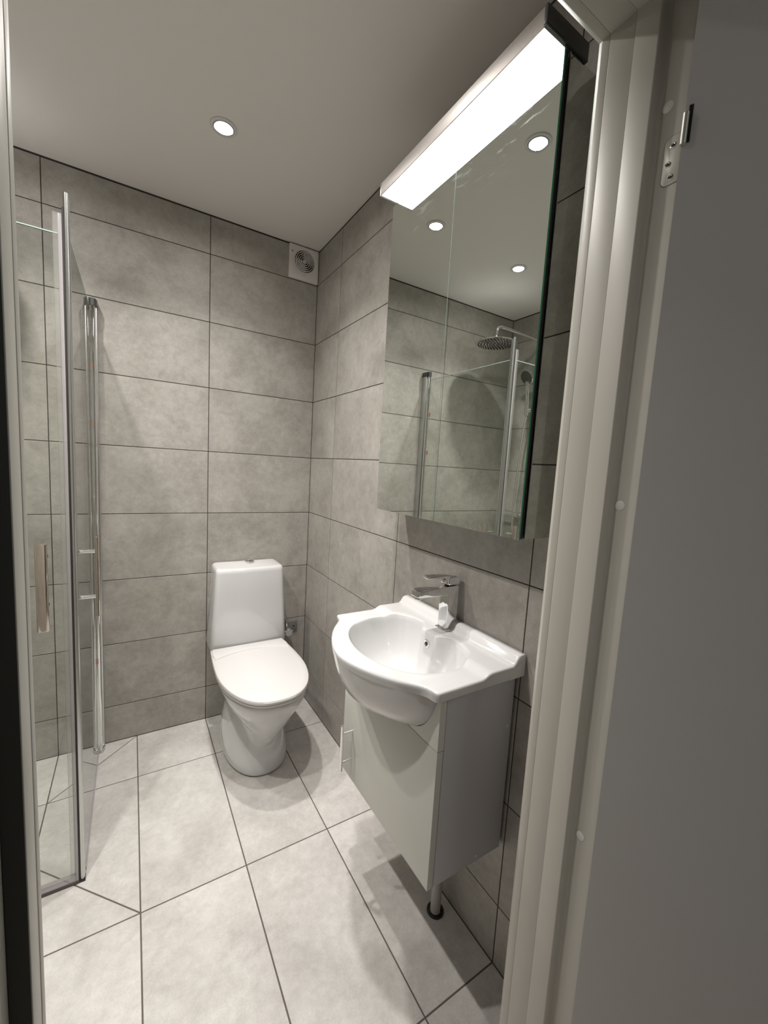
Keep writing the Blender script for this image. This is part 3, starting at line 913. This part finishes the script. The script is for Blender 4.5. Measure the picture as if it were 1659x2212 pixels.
# ------------------------------------------------------------------ vanity cabinet
VX, VT, VY0, VY1, VZ0, VZ1, VS = -0.2545, 0.018, -1.4895, -1.0270, 0.354, 0.8415, 0.7075
va = thing('vanity_cabinet', (-0.13, (VY0 + VY1) / 2, VZ0), 'pale grey wall-hung vanity cabinet with one door under the wash basin', 'cabinet')
XB = VX + VT + 0.0012
for y0, y1 in ((VY0, VY0 + 0.016), (VY1 - 0.016, VY1)):
    make('side_panel', MB().box(XB, -0.010, y0, y1, VZ0 + 0.0006, VZ1), 'vanity_edge', va, bevel=0.0006)
make('bottom_panel', MB().box(XB, -0.014, VY0 + 0.0162, VY1 - 0.0162, VZ0 + 0.002, VZ0 + 0.018), 'vanity_edge', va)
make('back_panel', MB().box(-0.013, -0.009, VY0 + 0.012, VY1 - 0.012, VZ0 + 0.002, VZ1 - 0.02), 'vanity_edge', va)
# upper apron with the curve cut for the bowl
YC = -1.252


def cutz(y):
    # where the ceramic crosses the front plane, from the loft itself
    best = VZ1
    th = math.atan2(y - BC[1], VX + 0.009 - BC[0]) % (2 * PI)
    R_ = math.hypot(VX + 0.0 - BC[0] - 0.0, y - BC[1])
    j = min(range(NB), key=lambda k: abs(TH[k] - th))
    ks = [(1.0, 0.8605), (0.997, 0.850), (0.985, 0.835), (0.962, 0.815), (0.93, 0.794), (0.885, 0.772), (0.82, 0.750), (0.74, 0.732), (0.64, 0.719), (0.52, 0.711), (0.35, 0.706), (0.15, 0.704)]
    q = R_ / RB_[j]
    if q >= 1: return VZ1
    for a, b in zip(ks[:-1], ks[1:]):
        if b[0] <= q <= a[0]:
            return b[1] + (a[1] - b[1]) * (q - b[0]) / (a[0] - b[0]) - 0.0016
    return 0.704


K = 60
ysamp = [VY0 + (VY1 - VY0) * k / K for k in range(K + 1)]
zt = [max(VS + 0.0022, min(VZ1, cutz(y))) for y in ysamp]
ap = MB()
for k in range(K):
    y0, y1 = ysamp[k], ysamp[k + 1]
    v = [(x, y, z) for x in (VX, VX + VT) for y, z in ((y0, VS + 0.0012), (y1, VS + 0.0012), (y1, zt[k + 1]), (y0, zt[k]))]
    f = [(0, 1, 2, 3), (7, 6, 5, 4), (0, 4, 5, 1), (3, 2, 6, 7)]
    if k == 0: f.append((0, 3, 7, 4))
    if k == K - 1: f.append((1, 5, 6, 2))
    ap.add(v, f)
make('apron_panel', ap, 'vanity', va)
vd = make('door', MB().box(VX, VX + VT, VY0, VY1, VZ0, VS - 0.0012), 'vanity', va, bevel=0.0009)
hx, hyy = -0.290, -1.089
make('handle', MB().cyl((hx, hyy, 0.392), (hx, hyy, 0.544), 0.0055, 16, bev=0.0008)
     .cyl((VX + 0.0003, hyy, 0.420), (hx, hyy, 0.420), 0.0042, 12).cyl((VX + 0.0003, hyy, 0.516), (hx, hyy, 0.516), 0.0042, 12), 'chrome', vd, smooth=True, label='slim brushed bar handle')
for x, z in ((-0.024, 0.705), (-0.098, 0.372)):
    make('cover_cap', MB().lathe((x, VY0, z), [(0.0045, 0.0), (0.0045, -0.001), (0, -0.0014)], 16, 'y'), 'cap', va, smooth=True)

# waste pipe from the cabinet into the floor
wp = thing('waste_pipe', (-0.055, -1.312, 0), 'short bent grey waste pipe in a black floor collar under the vanity cabinet', 'pipe')
make('pipe', MB().tube([(-0.058, -1.316, 0.004), (-0.058, -1.316, 0.05), (-0.056, -1.314, 0.10), (-0.046, -1.300, 0.16), (-0.036, -1.285, 0.22), (-0.033, -1.28, 0.30), (-0.033, -1.28, 0.354)], 0.0155, 22, 5), 'grey_pipe', wp, smooth=True)
make('floor_collar', MB().lathe((-0.056, -1.314, 0.0), [(0.026, 0.0), (0.026, 0.004), (0.023, 0.006), (0.017, 0.0055), (0.016, 0.001)], 32), 'black', wp, smooth=True)

# ------------------------------------------------------------------ shower screens
PX, PY = -0.979, -0.702
QX = -0.974          # line of the wall-side hinge
# near door, parallel to the back wall, hinged on the left wall
sa = thing('shower_door', (-1.36, PY, 0), 'frameless glass shower door nearest the camera, with a flat chrome handle', 'shower door', 'glass doors of the corner shower')
ga = make('glass_pane', MB().box(XL + 0.035, PX - 0.022, PY - 0.003, PY + 0.003, 0.022, 1.905), 'pane', sa)
make('polished_top_edge', MB().box(XL + 0.035, PX - 0.022, PY - 0.0032, PY + 0.0032, 1.905, 1.9075), 'pane_edge', ga)
make('clamp_fin', MB().box(PX - 0.032, PX - 0.0215, PY - 0.0055, PY + 0.0055, 0.030, 1.957), 'seal_clear', sa, label='clear plastic fin of the seal')
make('magnetic_seal', MB().box(PX - 0.0214, PX - 0.0125, PY - 0.0065, PY + 0.0065, 0.010, 1.957), 'seal', sa, bevel=0.002, label='milky plastic magnetic seal')
make('bottom_seal', MB().box(XL + 0.035, PX - 0.020, PY - 0.006, PY + 0.006, 0.010, 0.030), 'seal', sa, label='clear plastic bottom seal')
make('seal_lip', MB().box(XL + 0.035, PX - 0.012, PY - 0.0075, PY - 0.0045, 0.0015, 0.0105), 'seal_dark', sa)
make('wall_profile', MB().box(XL + 0.001, XL + 0.032, PY - 0.02, PY + 0.02, 0.001, 1.93), 'alu', sa, bevel=0.002)


def screen_handle(parent, along, c, out, z0, z1, zs):
    """flat bar handle. along: unit vector along the glass, out: away from it"""
    a = Vector(along); o_ = Vector(out); c = Vector(c)
    ps = []
    hw, ht = 0.0135, 0.0055
    n_ = 20
    for k in range(n_):
        t = 2 * PI * k / n_
        cx = math.copysign(abs(math.cos(t)) ** 0.45, math.cos(t)) * hw
        cy = math.copysign(abs(math.sin(t)) ** 0.75, math.sin(t)) * ht
        ps.append((cx, cy))
    g = c + o_ * 0.048
    r_ = [[tuple(g + a * (x * q) + o_ * (y * q) + Vector((0, 0, z))) for x, y in ps] for z, q in ((z0, 0.93), (z0 + 0.001, 1), (z1 - 0.001, 1), (z1, 0.93))]
    h = make('handle', MB().rings(r_), 'brass_steel', parent, smooth=True, label='flat polished chrome bar handle')
    for z in zs:
        p = c + o_ * 0.0035; q = c + o_ * 0.044
        make('standoff', MB().cyl((p.x, p.y, z), (q.x, q.y, z), 0.0062, 20), 'chrome', h, smooth=True)
        p2 = c - o_ * 0.0035; q2 = c - o_ * 0.0085
        make('inner_knob', MB().cyl((p2.x, p2.y, z), (q2.x, q2.y, z), 0.008, 20, bev=0.001), 'chrome', h, smooth=True)


screen_handle(sa, (1, 0, 0), (-1.050, PY, 0), (0, -1, 0), 0.846, 1.089, (1.045, 0.905))

# far door, hinged on the back wall
sb = thing('shower_door', (PX, -0.37, 0), 'frameless glass shower door standing against the back wall beside the toilet', 'shower door', 'glass doors of the corner shower')
gb = make('glass_pane', MB().box(PX - 0.003, PX + 0.003, PY + 0.0145, -0.050, 0.022, 1.905), 'pane', sb)
make('polished_top_edge', MB().box(PX - 0.0032, PX + 0.0032, PY + 0.0145, -0.050, 1.905, 1.9065), 'pane_edge', gb)
make('magnetic_post', MB().cyl((PX - 0.0035, PY + 0.001, 0.010), (PX - 0.0035, PY + 0.001, 2.012), 0.0066, 22)
     .box(PX - 0.0055, PX + 0.0035, PY + 0.005, PY + 0.014, 0.012, 2.0), 'alu', sb, smooth=True, label='tall rounded metal closing profile')
make('magnet_strip', MB().box(PX - 0.0123, PX - 0.0085, PY - 0.0045, PY + 0.0045, 0.006, 1.975), 'gasket', sb)
make('foot', MB().box(PX - 0.012, PX + 0.004, PY - 0.006, PY + 0.013, 0.0012, 0.0100), 'black', sb)
make('bottom_seal', MB().box(PX - 0.005, PX + 0.005, PY + 0.02, -0.05, 0.012, 0.026), 'seal', sb)
make('wall_profile', MB().box(QX - 0.0045, QX + 0.019, -0.043, -0.001, 0.02, 1.925), 'alu', sb, bevel=0.003, seg=3)
make('hinge_tube', MB().cyl((QX + 0.004, -0.0545, 0.02), (QX + 0.004, -0.0545, 1.925), 0.0095, 22), 'chrome', sb, smooth=True)
make('top_cap', MB().box(QX - 0.006, QX + 0.0200, -0.050, -0.0008, 1.925, 1.950).cyl((QX + 0.004, -0.0545, 1.9225), (QX + 0.004, -0.0545, 1.950), 0.0125, 22), 'dark_cap', sb, smooth=True)
make('foot_cap', MB().cyl((QX + 0.004, -0.0545, 0.001), (QX + 0.004, -0.0545, 0.02), 0.0125, 22, bev=0.001).box(QX - 0.005, QX + 0.02, -0.05, -0.001, 0.001, 0.02), 'alu', sb, smooth=True)
for z in (1.69, 1.455, 0.43):
    make('sticker', MB().box(PX + 0.0031, PX + 0.0036, -0.079, -0.067, z - 0.012, z + 0.012), 'sticker', gb, label='small orange sticker')
screen_handle(sb, (0, 1, 0), (PX, -0.665, 0), (1, 0, 0), 0.846, 1.092, (1.047, 0.907))

# ------------------------------------------------------------------ shower fittings on the left wall
SX = XL + 0.045
SY = -0.28
sh = thing('overhead_shower', (SX, SY, 1.06), 'chrome rain shower with riser pipe and thermostat on the left wall', 'shower')
make('riser_pipe', MB().tube([(SX, SY, 1.09), (SX, SY, 1.4), (SX, SY, 2.16), (SX + 0.012, SY, 2.215), (SX + 0.06, SY, 2.235), (SX + 0.33, SY, 2.240), (-1.318, SY, 2.238), (-1.296, SY, 2.226), (-1.288, SY, 2.20), (-1.287, SY, 2.150)], 0.0095, 18, 5), 'chrome', sh, smooth=True)
for z in (1.95,):
    make('wall_bracket', MB().cyl((XL + 0.0005, SY, z), (SX, SY, z), 0.008, 16).cyl((XL + 0.0005, SY, z), (XL + 0.006, SY, z), 0.022, 24), 'chrome', sh, smooth=True)
hc = (-1.287, SY, 2.135)
hdo = make('shower_head', MB().lathe(hc, [(0.012, 0.022), (0.018, 0.012), (0.060, 0.007), (0.122, 0.004), (0.125, 0.001), (0.124, -0.002), (0.120, -0.003), (0.0, -0.003)], 64), 'chrome', sh, smooth=True)
nz = MB()
for rr, cnt in ((0.018, 6), (0.036, 12), (0.054, 18), (0.072, 24), (0.090, 30), (0.106, 36)):
    for k in range(cnt):
        a = 2 * PI * (k + 0.3 * rr * 100) / cnt
        nz.lathe((hc[0] + rr * math.cos(a), hc[1] + rr * math.sin(a), hc[2]), [(0.0032, -0.003), (0.0024, -0.0065), (0, -0.007)], 7)
tag(make('nozzles', nz, 'black', hdo), kind='stuff')
mx = make('thermostat', MB().cyl((SX + 0.005, -0.10, 1.073), (SX + 0.005, -0.46, 1.073), 0.021, 28, bev=0.002)
          .cyl((XL + 0.0005, -0.205, 1.073), (SX, -0.205, 1.073), 0.017, 20).cyl((XL + 0.0005, -0.355, 1.073), (SX, -0.355, 1.073), 0.017, 20), 'chrome', sh, smooth=True)
for y0, y1 in ((-0.065, -0.10), (-0.46, -0.495)):
    make('control_knob', MB().cyl((SX + 0.005, y0, 1.073), (SX + 0.005, y1, 1.073), 0.0235, 24, bev=0.003), 'brushed', mx, smooth=True)
hs = thing('hand_shower', (SX + 0.03, SY, 1.77), 'chrome hand shower with hose in its holder on the riser pipe, seen in the mirror', 'hand shower')
make('holder', MB().cyl((SX, SY, 1.755), (SX, SY, 1.80), 0.015, 20).cyl((SX, SY, 1.775), (SX + 0.045, SY + 0.015, 1.785), 0.0125, 18), 'chrome', hs, smooth=True)
make('hose', MB().tube([(SX + 0.045, SY + 0.015, 1.74), (SX + 0.05, SY + 0.03, 1.60), (SX + 0.05, SY + 0.045, 1.30), (SX + 0.05, SY + 0.05, 1.05), (SX + 0.05, SY + 0.035, 0.93), (SX + 0.045, SY + 0.01, 0.885), (SX + 0.03, SY - 0.01, 0.93), (SX + 0.01, SY, 1.04), (SX + 0.005, SY, 1.055)], 0.0065, 12, 6), 'brushed', hs, smooth=True)
hb = Vector((SX + 0.046, SY + 0.015, 1.745)); ht_ = Vector((SX + 0.062, SY + 0.018, 1.965))
make('grip', MB().cyl(hb, ht_, 0.0115, 18, 0.014, bev=0.001), 'chrome', hs, smooth=True)
fd = Vector((0.86, 0.1, -0.5)).normalized()
hd_c = ht_ + Vector((0.004, 0, 0.03))
make('spray_head', MB().cyl(hd_c - fd * 0.012, hd_c + fd * 0.012, 0.034, 36, 0.052, bev=0.003), 'chrome', hs, smooth=True)
make('spray_face', MB().cyl(hd_c + fd * 0.0118, hd_c + fd * 0.0135, 0.046, 36, 0.044), 'dark_cap', hs, smooth=True)
